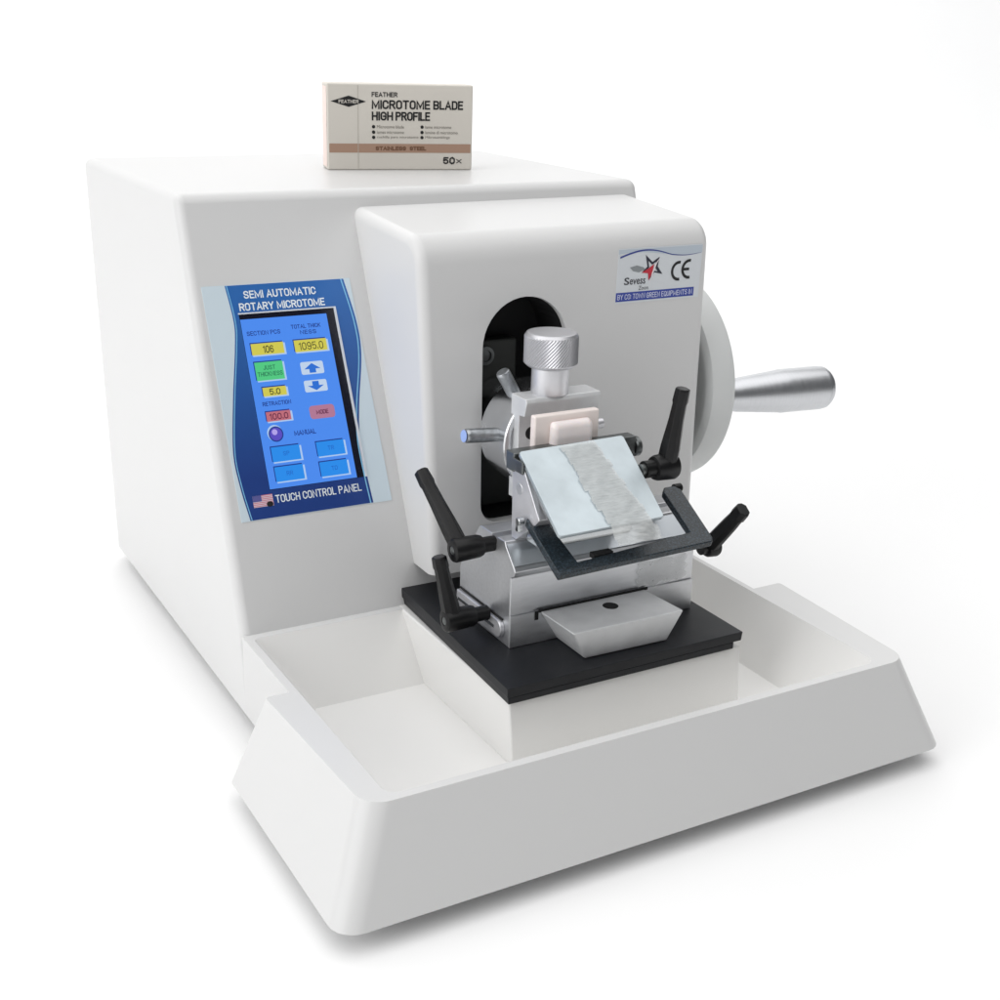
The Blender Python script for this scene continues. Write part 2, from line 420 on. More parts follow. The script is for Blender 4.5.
# ------------------------------------------------ handwheel and crank handle
WY, WZ = 35.1, 21.2
bm = B()
lathe(bm, (20.6, WY, WZ), (1, 0, 0), [(.3, 3.0), (.3, 7.3), (.08, 7.9), (0, 8.3), (.25, 8.85), (1.9, 9.35), (2.3, 9.25), (2.55, 8.9), (2.6, 8.4), (2.35, 6.5), (2.3, 2.4)], 96)
wheel = obj('handwheel', bm, 'wheel', mt)
bm = B(); cyl(bm, (19.4, WY, WZ), (1, 0, 0), 2.2, 3.6); obj('hub', bm, 'wheel', wheel)
bm = B()
hx = Vector((22.6, 28.5, 20.64)); ha = Vector((14.6, 0, -.52))
lathe(bm, hx, ha, [(0, 1.2), (2.2, 1.38), (2.6, 1.5), (7.4, 1.93), (7.7, 1.98), (12.25, 2.0)], 48)
handle = obj('crank_handle', bm, 'grip', wheel)
bm = B(); e_ = hx + ha.normalized() * 12.28
lathe(bm, e_, ha, [(0, 1.90), (.03, 1.97), (.35, 1.95), (.62, 1.78), (.72, 1.5), (.74, .4)], 48)
obj('handle_cap', bm, 'grip', wheel)

# ------------------------------------------------ control panel on the slope
sl_d = Vector((0, -(YT - YS), -(H - ZR))).normalized()           # down the slope
sl_n = Vector((0, -(H - ZR), (YT - YS))).normalized()            # out of the slope
PC = [Vector((-20.21, 0, 0)), Vector((-8.28, 0, 0)), Vector((-7.21, 0, 0)), Vector((-19.70, 0, 0))]
for p_, z_ in zip(PC, (31.76, 31.70, 14.74, 14.80)):
    p_.z = z_; p_.y = YS + (YT - YS) * (z_ - ZR) / (H - ZR)
def PF(u, v, h=0):
    p = PC[0] * (1 - u) * (1 - v) + PC[1] * u * (1 - v) + PC[2] * u * v + PC[3] * (1 - u) * v
    return p + sl_n * h
def ink(name, r, g, b, k=1.22, rough=.4): return material(name, srgb(r, g, b, k), rough, coat=.25)
bm = B(); put_poly(bm, PF, rect(0, 1, 0, 1), .05, .0)
panel = obj('control_panel', bm, ink('panel_silver_ink', 200, 214, 222, 1.12), mt, smooth=False)

def panel_blue():
    m = ink('panel_blue_ink', 28, 70, 145)
    nt = m.node_tree; tc = nt.nodes.new('ShaderNodeTexCoord'); sp = nt.nodes.new('ShaderNodeSeparateXYZ'); r = nt.nodes.new('ShaderNodeValToRGB')
    mr = nt.nodes.new('ShaderNodeMapRange'); mr.inputs['From Min'].default_value = .15; mr.inputs['From Max'].default_value = .325
    nt.links.new(tc.outputs['Object'], sp.inputs[0]); nt.links.new(sp.outputs['Z'], mr.inputs['Value']); nt.links.new(mr.outputs[0], r.inputs['Fac'])
    r.color_ramp.elements[0].color = srgb(24, 58, 128, 1.1); r.color_ramp.elements[1].color = srgb(38, 98, 168, 1.15)
    r.color_ramp.elements[0].position = .25
    nt.links.new(r.outputs[0], nt.nodes['Principled BSDF'].inputs['Base Color'])
    return m
def spline(pts, n=8):
    out = []
    P = [pts[0]] + pts + [pts[-1]]
    for i in range(1, len(P) - 2):
        for k in range(n):
            t = k / n; p0, p1, p2, p3 = P[i - 1], P[i], P[i + 1], P[i + 2]
            out.append(tuple(.5 * ((2 * p1[j]) + (-p0[j] + p2[j]) * t + (2 * p0[j] - 5 * p1[j] + 4 * p2[j] - p3[j]) * t * t + (-p0[j] + 3 * p1[j] - 3 * p2[j] + p3[j]) * t ** 3) for j in (0, 1)))
    out.append(pts[-1]); return out
Lc = spline([(.150, .002), (.168, .154), (.147, .264), (.078, .48), (.022, .698), (.027, .844), (.056, .998)])
Rc = spline([(.955, .002), (.992, .194), (.98, .344), (.90, .56), (.862, .71), (.862, .862), (.871, .998)])
def strip(bm, A, C, h, fr=PF):
    a = [bm.verts.new(fr(*p, h)) for p in A]; c = [bm.verts.new(fr(*p, h)) for p in C]
    for i in range(len(a) - 1): bm.faces.new((a[i], c[i], c[i + 1], a[i + 1]))
Rs = [Rc[round(i * (len(Rc) - 1) / (len(Lc) - 1))] for i in range(len(Lc))]
decal('blue_field', panel_blue(), panel, lambda bm: strip(bm, Lc, Rs, .058))
def thin(bm):
    for cv, d0, d1 in ((Lc, .008, .014), (Rs, -.022, -.014)):
        strip(bm, [(u + d0, v) for u, v in cv], [(u + d1, v) for u, v in cv], .066)
decal('pinstripe', ink('pale_blue_ink', 120, 180, 215), panel, thin)
WI = ink('white_ink', 236, 244, 250, 1.0)
for t, u0, u1, v0, v1, cw, th in (('SEMI AUTOMATIC', .262, .748, .028, .061, 11.95, .10), ('ROTARY MICROTOME', .220, .796, .079, .112, 11.95, .10), ('TOUCH CONTROL PANEL', .236, .808, .904, .938, 12.8, .085)):
    decal('lettering', WI, panel, lambda bm: put_stroke(bm, PF, t, u0, u1, v0, v1, cw, 17.9, th, .068))
# flag
def flagw(bm): put_poly(bm, PF, rect(.092, .220, .896, .946), .064)
decal('flag', ink('flag_white_ink', 225, 215, 225, 1.), panel, flagw)
def flagr(bm):
    for k in range(7):
        v = .896 + k * .05 / 6.8
        put_poly(bm, PF, rect(.092 if k > 3 else .148, .220, v, v + .0036), .070)
decal('flag_stripes', ink('flag_red_ink', 205, 120, 140, 1.1), panel, flagr)
decal('flag_canton', ink('flag_blue_ink', 90, 90, 150, 1.1), panel, lambda bm: put_poly(bm, PF, rect(.092, .148, .896, .922), .076))
decal('flag_dark_mark', 'ink', panel, lambda bm: put_poly(bm, PF, [(.196 + .022 * math.cos(a / 12 * 6.283), .938 + .012 * math.sin(a / 12 * 6.283)) for a in range(12)], .080))  # black oval near the flag's lower right corner

# screen: dark recess frame, lit display, bright bezel edge on the right
SU0, SU1, SV0, SV1 = .209, .848, .126, .879
def frame_ring(bm, fr, u0, u1, v0, v1, tu, tv, h0, h1):
    for q in (rect(u0, u1, v0, v0 + tv), rect(u0, u1, v1 - tv, v1), rect(u0, u0 + tu, v0 + tv, v1 - tv), rect(u1 - tu, u1, v0 + tv, v1 - tv)):
        put_poly(bm, fr, q, h1, h0)
decal('screen_bezel', ink('bezel_silver', 215, 220, 228, 1.), panel, lambda bm: (put_poly(bm, PF, rect(SU0 - .004, SU1 + .016, SV0 - .006, SV0), .12, .05), put_poly(bm, PF, rect(SU1, SU1 + .016, SV0, SV1), .12, .05)))
decal('screen_surround', material('black_glass', (.008, .009, .02), .15), panel, lambda bm: put_poly(bm, PF, rect(SU0, SU1, SV0, SV1), .062))
def lit(name, r, g, b, k=.86):
    c = srgb(r, g, b)
    return material(name, (c[0] * .06, c[1] * .06, c[2] * .06, 1), .3, emit=c, estr=k, spec=.3)
def screen_mat():
    m = lit('lit_blue_screen', 72, 134, 250)
    nt = m.node_tree; tc = nt.nodes.new('ShaderNodeTexCoord'); sp = nt.nodes.new('ShaderNodeSeparateXYZ'); r = nt.nodes.new('ShaderNodeValToRGB')
    mr = nt.nodes.new('ShaderNodeMapRange'); mr.inputs['From Min'].default_value = .17; mr.inputs['From Max'].default_value = .08
    nt.links.new(tc.outputs['Object'], sp.inputs[0]); nt.links.new(sp.outputs['Z'], mr.inputs['Value']); nt.links.new(mr.outputs[0], r.inputs['Fac'])
    r.color_ramp.elements[0].color = srgb(84, 150, 255); r.color_ramp.elements[1].color = srgb(70, 134, 246)
    nt.links.new(r.outputs[0], nt.nodes['Principled BSDF'].inputs['Emission Color'])
    return m
screen = decal('screen', screen_mat(), panel, lambda bm: put_poly(bm, PF, rect(.211, .792, .148, .877), .070))
LY = lit('lit_yellow_field', 222, 214, 90); LG = lit('lit_green_field', 90, 215, 140); LW = lit('lit_pale_button', 205, 225, 250)
LR = lit('lit_red_field', 205, 118, 132); LP = lit('lit_pink_button', 190, 130, 160); LB = lit('lit_sky_blue_button', 48, 150, 250)
LN = lit('lit_navy_text', 38, 66, 150); LK = lit('lit_dark_text', 62, 64, 44); LBL = lit('lit_blue_arrow', 52, 120, 225); LHI = lit('lit_highlight', 185, 215, 255); LV = lit('lit_violet_ball', 98, 84, 205); LVH = lit('lit_violet_glint', 190, 175, 250); LRK = lit('lit_maroon_text', 105, 45, 75)
LGK = lit('lit_dark_green_text', 45, 120, 90)
def field(nm, mat, u0, u1, v0, v1, edge=True, rad=0):
    if edge:
        decal('button_edge', LN, panel, lambda bm: put_poly(bm, PF, rect(u0 - .006, u1 - .004, v0 - .005, v1 - .002), .075))
        decal('button_glint', LHI, panel, lambda bm: put_poly(bm, PF, rect(u0 + .004, u1 + .012, v0 + .004, v1 + .006), .079))
    def bb(bm):
        if rad:
            asp = .7; pts = [(x, y * asp) for x, y in rrect(u0, u1, v0 / asp, v1 / asp, (rad,) * 4, 5)]
            put_poly(bm, PF, pts, .083)
        else: put_poly(bm, PF, rect(u0, u1, v0, v1), .083)
    return decal(nm, mat, panel, bb)
field('number_field', LY, .250, .464, .254, .303); field('number_field', LY, .536, .756, .254, .305)
field('number_field', LY, .276, .430, .443, .481); field('number_field', LR, .270, .430, .548, .589)
field('touch_button', LG, .252, .436, .334, .412)
field('touch_button', LW, .551, .705, .350, .405, False, .012); field('touch_button', LW, .553, .707, .431, .482, False, .012)
field('touch_button', LP, .556, .726, .542, .600, False, .022)
for u0, v0 in ((.262, .700), (.560, .701), (.262, .786), (.558, .790)): field('touch_button', LB, u0, u0 + .186, v0, v0 + .064)
P_ = (12.3, 17.9)
def txt(nm, mat, t, u0, u1, v0, v1, th): decal(nm, mat, panel, lambda bm: put_stroke(bm, PF, t, u0, u1, v0, v1, *P_, th, .090))
txt('screen_text', LN, 'SECTION PCS', .238, .459, .200, .219, .055); txt('screen_text', LN, 'TOTAL THICK', .535, .736, .186, .204, .055)
txt('screen_text', LN, 'NESS', .590, .700, .212, .230, .055); txt('screen_text', LN, 'RETRACTION', .259, .447, .504, .522, .055)
txt('screen_text', LN, 'MANUAL', .430, .575, .640, .662, .07)
txt('screen_digits', LK, '106', .325, .395, .265, .296, .07); txt('screen_digits', LK, '1095.0', .565, .730, .265, .298, .065); txt('screen_digits', LK, '5.0', .318, .390, .450, .476, .07)
txt('screen_digits', LRK, '100.0', .290, .412, .556, .583, .07); txt('screen_text', LRK, 'MODE', .600, .682, .562, .581, .06)
txt('screen_text', LGK, 'JUST', .305, .385, .349, .368, .05); txt('screen_text', LGK, 'THICKNESS', .262, .426, .376, .395, .05)
LDB = lit('lit_dim_blue_text', 40, 115, 215)
for t, u, v in (('SP', .335, .722), ('TR', .632, .722), ('RR', .335, .808), ('TD', .632, .812)): txt('button_text', LDB, t, u, u + .042, v, v + .019, .05)
def arrows(bm):
    c_ = .628
    put_poly(bm, PF, [(c_, .357), (c_ + .055, .382), (c_ + .022, .382), (c_ + .022, .399), (c_ - .022, .399), (c_ - .022, .382), (c_ - .055, .382)], .090)
    c_ = .631
    put_poly(bm, PF, [(c_, .476), (c_ + .055, .455), (c_ + .022, .455), (c_ + .022, .436), (c_ - .022, .436), (c_ - .022, .455), (c_ - .055, .455)], .090)
decal('arrow', LBL, panel, arrows)
def disc(u, v, r, h):
    return lambda bm: put_poly(bm, PF, [(u + r * math.cos(a / 28 * 6.2832), v + r * .7 * math.sin(a / 28 * 6.2832)) for a in range(28)], h)
decal('indicator_ring', LHI, panel, disc(.306, .640, .050, .078)); decal('indicator_rim', LN, panel, disc(.312, .645, .048, .084))
decal('indicator', LV, panel, disc(.312, .645, .040, .090)); decal('indicator_glint', LVH, panel, disc(.305, .636, .018, .096))

# ------------------------------------------------ maker's sticker on the head
K0 = Vector((10.42, 0, 34.50)); KW, KH = 8.25, 4.35
def hy(z): return 26.0 + .57 * (z - ZR) / (36.1 - ZR)
def KF(u, v, h=0):
    x = K0.x + KW * u - .15 * v; z = K0.z - KH * v + .02 * u
    return Vector((x, hy(z) - h, z))
bm = B(); put_poly(bm, KF, rect(0, 1, 0, 1), .035, 0.)
st = obj('maker_sticker', bm, ink('sticker_silver', 204, 208, 212, 1.15), mt, smooth=False)
def k_blue(bm):
    put_poly(bm, KF, rect(.0, .935, .80, .965), .045)
decal('blue_band', ink('sticker_blue_ink', 36, 56, 140, 1.3), st, k_blue)
def k_grey(bm):
    lo_ = [(u, .13 + .05 * math.sin((u - .5) * 5)) for u in [k / 24 for k in range(25)]]
    strip(bm, [(u, .02) for u, v in lo_], lo_, .041, KF)
decal('grey_band', ink('sticker_grey_ink', 176, 186, 196, 1.2), st, k_grey)
def k_curve(bm):
    up, dn = [], []
    for k in range(31):
        t = k / 30; u = t * .97 + .02
        c_ = .16 - .11 * math.sin(min(t / .62, 1) * math.pi) * (1 if t < .62 else 0) + (.03 * math.sin((t - .62) / .38 * math.pi) if t > .62 else 0)
        th = .032 * (1 - t) ** .8 + .004
        up.append((u, c_ - th / 2)); dn.append((u, c_ + th / 2))
    strip(bm, up, dn, .048, KF)
decal('swoosh', ink('sticker_navy_ink', 44, 58, 130, 1.2), st, k_curve)
decal('band_lettering', ink('sticker_white_ink', 215, 220, 238, 1.1), st, lambda bm: put_stroke(bm, KF, 'BY CO: TOWN GREEN EQUIPMENTS IN', .02, .915, .835, .93, KW, KH, .045, .055))
def k_black(bm):
    put_text(bm, KF, 'S', .085, .145, .53, .665, .055, .02)
    put_text(bm, KF, 'evess', .150, .335, .565, .665, .055, .01)
    put_text(bm, KF, 'Zoon', .26, .375, .70, .775, .055, .0)
decal('maker_name', ink('sticker_black_ink', 55, 58, 66, 1.), st, k_black)
# CE mark from arcs
def arc(bm, fr, cu, cv, ru, rv, a0, a1, t, h, n=20):
    A = []; C_ = []
    for k in range(n + 1):
        a = math.radians(a0 + (a1 - a0) * k / n)
        A.append((cu + ru * math.cos(a), cv - rv * math.sin(a))); C_.append((cu + (ru - t) * math.cos(a), cv - (rv - t * KW / KH) * math.sin(a)))
    strip(bm, A, C_, h, fr)
def k_ce(bm):
    arc(bm, KF, .730, .475, .095, .185, 80, 280, .028, .055); arc(bm, KF, .855, .455, .095, .185, 80, 280, .028, .055)
    put_poly(bm, KF, rect(.775, .855, .43, .48), .058)
decal('ce_mark', 'ink', st, k_ce)
# star
def star(c, ro, ri, rot, sq=KW / KH):
    return [(c[0] + (ro if k % 2 == 0 else ri) * math.sin(math.radians(rot + 36 * k)), c[1] - (ro if k % 2 == 0 else ri) * sq * math.cos(math.radians(rot + 36 * k))) for k in range(10)]
def kq(pts): return [((x - 88) / 765, (y - 132 + (x - 88) * .045) / 470) for x, y in pts]
NK = ink('sticker_navy_black_ink', 26, 26, 48, 1.)
ST = [(330, 186), (396, 248), (458, 204), (447, 288), (496, 354), (420, 338), (372, 408), (362, 345), (304, 338), (352, 288)]
SI = [(392 + (x - 392) * .56, 302 + (y - 302) * .56) for x, y in ST]
def star_ring(bm):
    a = [bm.verts.new(KF(*p, .055)) for p in kq(ST)]; b = [bm.verts.new(KF(*p, .055)) for p in kq(SI)]
    for i in range(10): bm.faces.new((a[i], a[(i + 1) % 10], b[(i + 1) % 10], b[i]))
decal('star_outline', NK, st, star_ring)
decal('star', ink('sticker_red_ink', 180, 26, 48, 1.2), st, lambda bm: poly(bm, [KF(u, v, .062) for u, v in kq([(412, 266), (372, 296), (304, 338), (362, 345), (372, 408), (402, 335)])]))
decal('star_glint', ink('sticker_pale_ink', 232, 222, 226, 1.1), st, lambda bm: poly(bm, [KF(u, v, .068) for u, v in kq([(468, 200), (436, 262), (408, 350), (382, 440), (398, 340), (424, 262)])]))
decal('grey_leaf', ink('sticker_mid_grey_ink', 140, 145, 148, 1.), st, lambda bm: poly(bm, [KF(u, v, .052) for u, v in [(.14, .35), (.22, .32), (.30, .36), (.32, .40), (.25, .45), (.18, .42)]]))

# ------------------------------------------------ black base plate
bm = B(); hexa(bm, [(-8.25, 9.85, 7.25), (12.3, 9.95, 7.25), (12.3, 28.7, 7.25), (-7.45, 28.7, 7.25)], [(-8.3, 9.8, 8.0), (12.35, 9.9, 8.0), (12.3, 28.7, 8.0), (-7.4, 28.7, 8.0)])
bp = obj('base_plate', bm, 'blackplate', mt, bevel=.06, seg=2)
bm = B(); hexa(bm, [(-8.12, 9.92, 6.69), (11.6, 9.98, 6.69), (11.6, 28.6, 6.69), (-7.3, 28.6, 6.69)], [(-8.17, 9.88, 7.25), (11.6, 9.96, 7.25), (11.6, 28.6, 7.25), (-7.35, 28.6, 7.25)]); obj('lower_plate', bm, 'blackplate', bp, bevel=.06, seg=2)

# ------------------------------------------------ knife holder base (extruded profile)
XL, XR = -5.08, 11.35
prof = [(15.33, 8.0), (15.33, 13.55), (14.95, 13.75), (14.75, 14.2), (15.05, 14.55), (16.2, 15.7), (16.35, 16.0), (17.5, 16.0), (17.55, 15.45), (18.2, 15.45), (18.25, 16.0), (20.0, 16.0), (20.25, 15.8), (23.0, 11.9), (23.1, 11.6), (23.1, 8.0)]
bm = B(); prism_x(bm, prof, XL, XR)
kb = obj('knife_holder_base', bm, 'alu', mt, bevel=.08, seg=2, ang=20)
bm = B(); box(bm, XL - .02, XR + .02, 15.18, 15.32, 8.02, 10.55); obj('lower_rail', bm, 'alu', kb, bevel=.05, seg=2)
# polished shelf face
bm = B(); hexa(bm, [(XL + .05, 14.93, 14.55), (XR - .05, 14.93, 14.55), (XR - .05, 16.18, 15.8), (XL + .05, 16.18, 15.8)], [(XL + .05, 14.88, 14.6), (XR - .05, 14.88, 14.6), (XR - .05, 16.13, 15.85), (XL + .05, 16.13, 15.85)])
obj('shelf', bm, material('polished_shelf_metal', (.68, .72, .76), .28, .9), kb, smooth=False)
# guide channel along the left face
bm = B()
pts = []
for k in range(13):
    a = math.pi / 2 + k / 12 * math.pi
    pts.append((16.6 + .68 * math.cos(a), 9.15 + .68 * math.sin(a)))
pts += [(22.9, 8.47), (22.9, 9.83)]
prism_x(bm, pts, XL - .38, XL)
ch = obj('guide_rail', bm, 'alu_bright', kb, bevel=.08, seg=2)
bm = B(); box(bm, XL - .41, XL - .37, 16.9, 22.6, 9.05, 9.3); obj('rail_groove', bm, 'steel', kb)
bm = B(); box(bm, XL - .1, XL - .005, 16.2, 22.9, 9.86, 9.98); obj('rail_gap', bm, 'black', kb)
# front locking block with a finger hole
bm = B()
hexa(bm, [(-1.0, 11.35, 8.02), (6.15, 11.2, 8.02), (6.15, 15.2, 8.02), (-1.0, 15.2, 8.02)], [(-2.45, 10.85, 10.5), (7.15, 10.7, 10.5), (6.75, 15.2, 10.5), (-2.6, 15.2, 10.5)])
lb = obj('locking_block', bm, 'alu_matt', mt, bevel=.12, seg=3)
bm = B(); lathe(bm, (2.65, 13.75, 10.507), (0, 0, 1), [(0, .60), (.004, .60)], 28); obj('finger_hole', bm, 'black', lb)
bm = B(); box(bm, -2.75, 7.0, 15.12, 15.165, 10.45, 10.68); box(bm, -3.05, -2.75, 15.12, 15.165, 9.9, 10.6); obj('slot_gap', bm, 'black', lb)

# ------------------------------------------------ knife holder carriage, pressure plate, guard frame
CX0, CX1 = -4.2, 4.4
bm = B(); prism_x(bm, [(16.3, 16.02), (17.0, 16.02), (17.1, 21.9), (15.4, 21.4), (13.2, 18.5), (13.7, 18.0)], CX0, CX1)
car = obj('knife_carriage', bm, 'alu_bright', mt, bevel=.08, seg=2)
bm = B(); cyl(bm, (CX0 + .02, 16.0, 20.0), (-1, 0, 0), .06, .42, 24, .03); obj('cheek_screw', bm, 'alu', car)
bm = B(); box(bm, -4.3, 6.2, 16.75, 17.9, 21.0, 22.4); obj('clamp_bar', bm, 'steel_dark', car, bevel=.1, seg=2)
bm = B(); cyl(bm, (6.2, 17.2, 21.45), (1, 0, 0), .5, .75, 28, .1); obj('bar_knob', bm, 'steel_dark', car)
bm = B(); box(bm, -3.9, 4.2, 13.6, 15.6, 16.05, 17.7); obj('front_bar', bm, 'steel', car, bevel=.4, seg=4)
pm = 4.05 / 6.5
def PL(x, y, h=0): # on the pressure plate's plane
    L_ = math.hypot(1, pm); return Vector((x, y - h * pm / L_, 18.55 + (y - 10) * pm + h / L_))
bm = B()
def plate_outline(s=0.):
    return [(-4.52, 9.98), (4.22, 10.05), (4.85, 16.62), (-4.08, 16.5)]
def soft(pts, r=.28, n=4):
    out = []
    for i in range(len(pts)):
        p = Vector(pts[i]); a = (Vector(pts[i - 1]) - p).normalized(); c = (Vector(pts[(i + 1) % len(pts)]) - p).normalized()
        q0, q1 = p + a * r, p + c * r
        for k in range(n + 1):
            t = k / n; out.append(tuple(q0 * (1 - t) ** 2 + p * 2 * t * (1 - t) + q1 * t * t))
    return out
o_ = soft(plate_outline())
hexa(bm, [PL(x, y, -.32) for x, y in o_], [PL(x, y, 0) for x, y in o_])
pp = obj('pressure_plate', bm, 'plate', car, bevel=.05, seg=2)
bm = B(); hexa(bm, [PL(x, y, -1.25) for x, y in [(-3.9, 11.2), (4.1, 11.2), (4.4, 16.0), (-3.8, 16.0)]], [PL(x, y, -.34) for x, y in [(-3.9, 11.2), (4.1, 11.2), (4.4, 16.0), (-3.8, 16.0)]])
obj('back_plate', bm, 'steel', car, bevel=.06, seg=2)
bm = B(); box(bm, -4.4, -4.22, 15.4, 16.8, 21.2, 22.1); obj('plate_hinge', bm, 'steel_dark', car, bevel=.08)

fm = 2.4 / 5.7
def FR(x, y, h=0):
    L_ = math.hypot(1, fm); return Vector((x, y - h * fm / L_, 15.9 + (y - 9.3) * fm + h / L_))
gpts = [(-4.75, 9.45), (8.5, 9.75), (8.75, 10.1), (9.35, 15.0), (9.0, 15.45), (8.1, 15.45), (7.75, 15.0), (7.3, 10.95), (-2.78, 10.25), (-2.95, 14.6), (-3.3, 15.0), (-4.0, 15.0), (-4.4, 14.6)]
bm = B(); hexa(bm, [FR(x, y, -.55) for x, y in gpts], [FR(x, y, .02) for x, y in gpts])
gf = obj('guard_frame', bm, 'crackle', mt, bevel=.1, seg=3)
bm = B(); cyl(bm, (-4.9, 15.0, 17.95), (1, 0, 0), .5, .28, 20, .05); obj('pivot_pin', bm, 'steel', gf)
bm = B(); cyl(bm, (9.1, 15.6, 18.2), (1, 0, 0), .7, .33, 20, .05); obj('pivot_pin', bm, 'blackplastic', gf)
bm = B(); box(bm, -4.8, -4.45, 15.0, 15.45, 17.1, 18.1); obj('pivot_post', bm, 'steel', gf, bevel=.06)
bm = B(); box(bm, -1.3, .3, 10.45, 11.1, 16.1, 16.5); obj('stop_tab', bm, 'black', gf, bevel=.05)

# ------------------------------------------------ clamping levers
def lever(name, hub, hub_len, tip, side, r=.85, w0=1.35, w1=.95, host=mt, stem=None, out=.0):
    """hub: inner end of the hub on the machine side; side -1/+1 direction of the hub axis; tip: end of the arm"""
    hub = Vector(hub); tip = Vector(tip)
    bm = B(); ax = Vector((side, 0, 0))
    lathe(bm, hub, ax, [(0, r * .68), (hub_len * .30, r * .68), (hub_len * .32, r * .9), (hub_len * .40, r), (hub_len - .25, r * 1.08), (hub_len - .08, r), (hub_len, r * .8), (hub_len, r * .42), (hub_len - .15, r * .38)], 32)
    h = obj(name, bm, 'blackplastic', host)
    bm = B(); lathe(bm, hub + ax * (hub_len - .16), ax, [(0, r * .36), (.13, r * .36), (.16, r * .28)], 20)
    obj('screw_cap', bm, 'steel_dark', h)
    c0 = hub + ax * (hub_len - .75); d_ = tip - c0; L = d_.length; d_.normalize()
    t_ = ax - d_ * ax.dot(d_); t_.normalize(); u_ = d_.cross(t_)
    bm = B(); rings = []
    for s, ww, tt in ((0, w0, 1.25), (.25, w0 * .98, 1.2), (.60, w1 * 1.02, 1.0), (.80, w1 * .92, .95), (.84, w1 * 1.04, 1.05), (.985, w1, .95), (1.0, w1 * .88, .85)):
        cc = c0 + d_ * (L * s); a, b = ww / 2, tt / 2
        prof8 = [(a, b * .35), (a * .55, b), (-a * .55, b), (-a, b * .35), (-a, -b * .35), (-a * .55, -b), (a * .55, -b), (a, -b * .35)]
        rings.append([bm.verts.new(cc + u_ * x + t_ * y) for x, y in prof8])
    for A, C_ in zip(rings[:-1], rings[1:]):
        for k in range(8): bm.faces.new((A[k], A[(k + 1) % 8], C_[(k + 1) % 8], C_[k]))
    bm.faces.new(rings[0][::-1]); bm.faces.new(rings[-1])
    obj('lever_arm', bm, 'blackplastic', h, bevel=.07, seg=2)
    return h
lever('clamp_lever', (-4.95, 18.1, 15.25), 3.5, (-8.7, 22.7, 19.95), -1, w1=1.08)
lever('clamp_lever', (-5.45, 18.0, 9.85), 3.6, (-9.15, 18.75, 14.7), -1, r=.82, w0=1.35, w1=1.1)
lever('clamp_lever', (5.0, 13.95, 20.75), 2.75, (7.5, 13.3, 26.75), 1, r=.95, w0=1.6, w1=1.05)
lever('clamp_lever', (XR, 14.6, 13.3), 1.6, (12.6, 11.45, 17.35), 1, r=.8, w0=1.3, w1=1.2)
bm = B(); cyl(bm, (6.0, 13.95, 20.75), (-1, 0, 0), 1.35, .45); obj('lever_shaft', bm, 'steel_dark', car)

# ------------------------------------------------ specimen head
bm = B(); RC = (1.85, 0, 21.2)
lathe(bm, (RC[0], 26.0, RC[2]), (0, -1, 0), [(-3.5, 3.3), (0, 3.3), (.4, 3.3), (.4, 3.95), (.5, 4.1), (4.3, 4.2), (4.4, 4.12), (4.4, 3.75), (4.15, 3.65)], 80)
sh = obj('specimen_head', bm, 'ring', mt)
for p_, q_ in (((-1.9, 23.1, 21.75), (-4.85, 23.1, 22.0)), ((-.1, 24.0, 24.3), (-1.30, 24.0, 26.35))):
    p_ = Vector(p_); q_ = Vector(q_); bm = B()
    L = (q_ - p_).length; p0_ = p_ - (q_ - p_).normalized() * .8
    lathe(bm, p0_, q_ - p_, [(0, .53), (L + .55, .55), (L + .70, .54), (L + .80, .46), (L + .80, .1)], 28)
    pin = obj('ball_pin', bm, 'zinc', sh)
bm = B(); cyl(bm, (-4.93, 23.1, 22.0), (-1, 0, .085), .07, .47, 28, .02); obj('pin_end_cap', bm, material('pale_blue_plastic', (.35, .48, .85), .4), sh)
# vice block
vprof = [(20.9, 17.2), (22.1, 17.2), (22.1, 25.2), (20.0, 25.2), (19.85, 24.9), (20.15, 23.85), (20.9, 23.75)]
bm = B(); prism_x(bm, vprof, -1.55, 4.95)
vb = obj('specimen_clamp', bm, 'alu_matt', mt, bevel=.06, seg=2)
bm = B(); cyl(bm, (-.45, 20.9, 22.3), (0, -1, 0), .02, .5, 24); obj('clamp_hole', bm, 'black', vb)
bm = B(); box(bm, -1.3, 4.4, 18.7, 20.85, 17.6, 19.6); obj('lower_jaw', bm, 'alu', vb, bevel=.08)
bm = B(); cyl(bm, (4.95, 21.0, 22.3), (1, 0, 0), 1.0, .4, 24, .06); obj('clamp_pin', bm, 'alu_bright', vb)
# knurled knob
kx, ky = 1.12, 21.1
bm = B(); lathe(bm, (kx, ky, 25.2), (0, 0, 1), [(0, 1.36), (.1, 1.4), (2.05, 1.4)], 40); kn = obj('clamp_screw', bm, 'alu_bright', vb)
bm = B()
seg = 100; rings = []
a0 = [(26.85, 1.6), (26.95, 1.85), (27.12, 2.03)]; nr = 14
lev = a0 + [(27.2 + k * 1.95 / nr, 'k') for k in range(nr + 1)] + [(29.25, 2.05), (29.42, 1.92), (29.45, 1.78), (29.45, 1.7), (29.455, .3)]
for j, (z, r) in enumerate(lev):
    ring = []
    for k in range(seg):
        rr = r if r != 'k' else 2.06 + (.045 if (k + j) % 2 else -.03)
        a = k / seg * 2 * math.pi
        ring.append(bm.verts.new((kx + .96 * rr * math.cos(a), ky + .96 * rr * math.sin(a), z + .33)))
    rings.append(ring)
for A, C_ in zip(rings[:-1], rings[1:]):
    for k in range(seg): bm.faces.new((A[k], A[(k + 1) % seg], C_[(k + 1) % seg], C_[k]))
bm.faces.new(rings[0][::-1]); bm.faces.new(rings[-1])
obj('knurled_knob', bm, 'knob', vb, smooth=False)

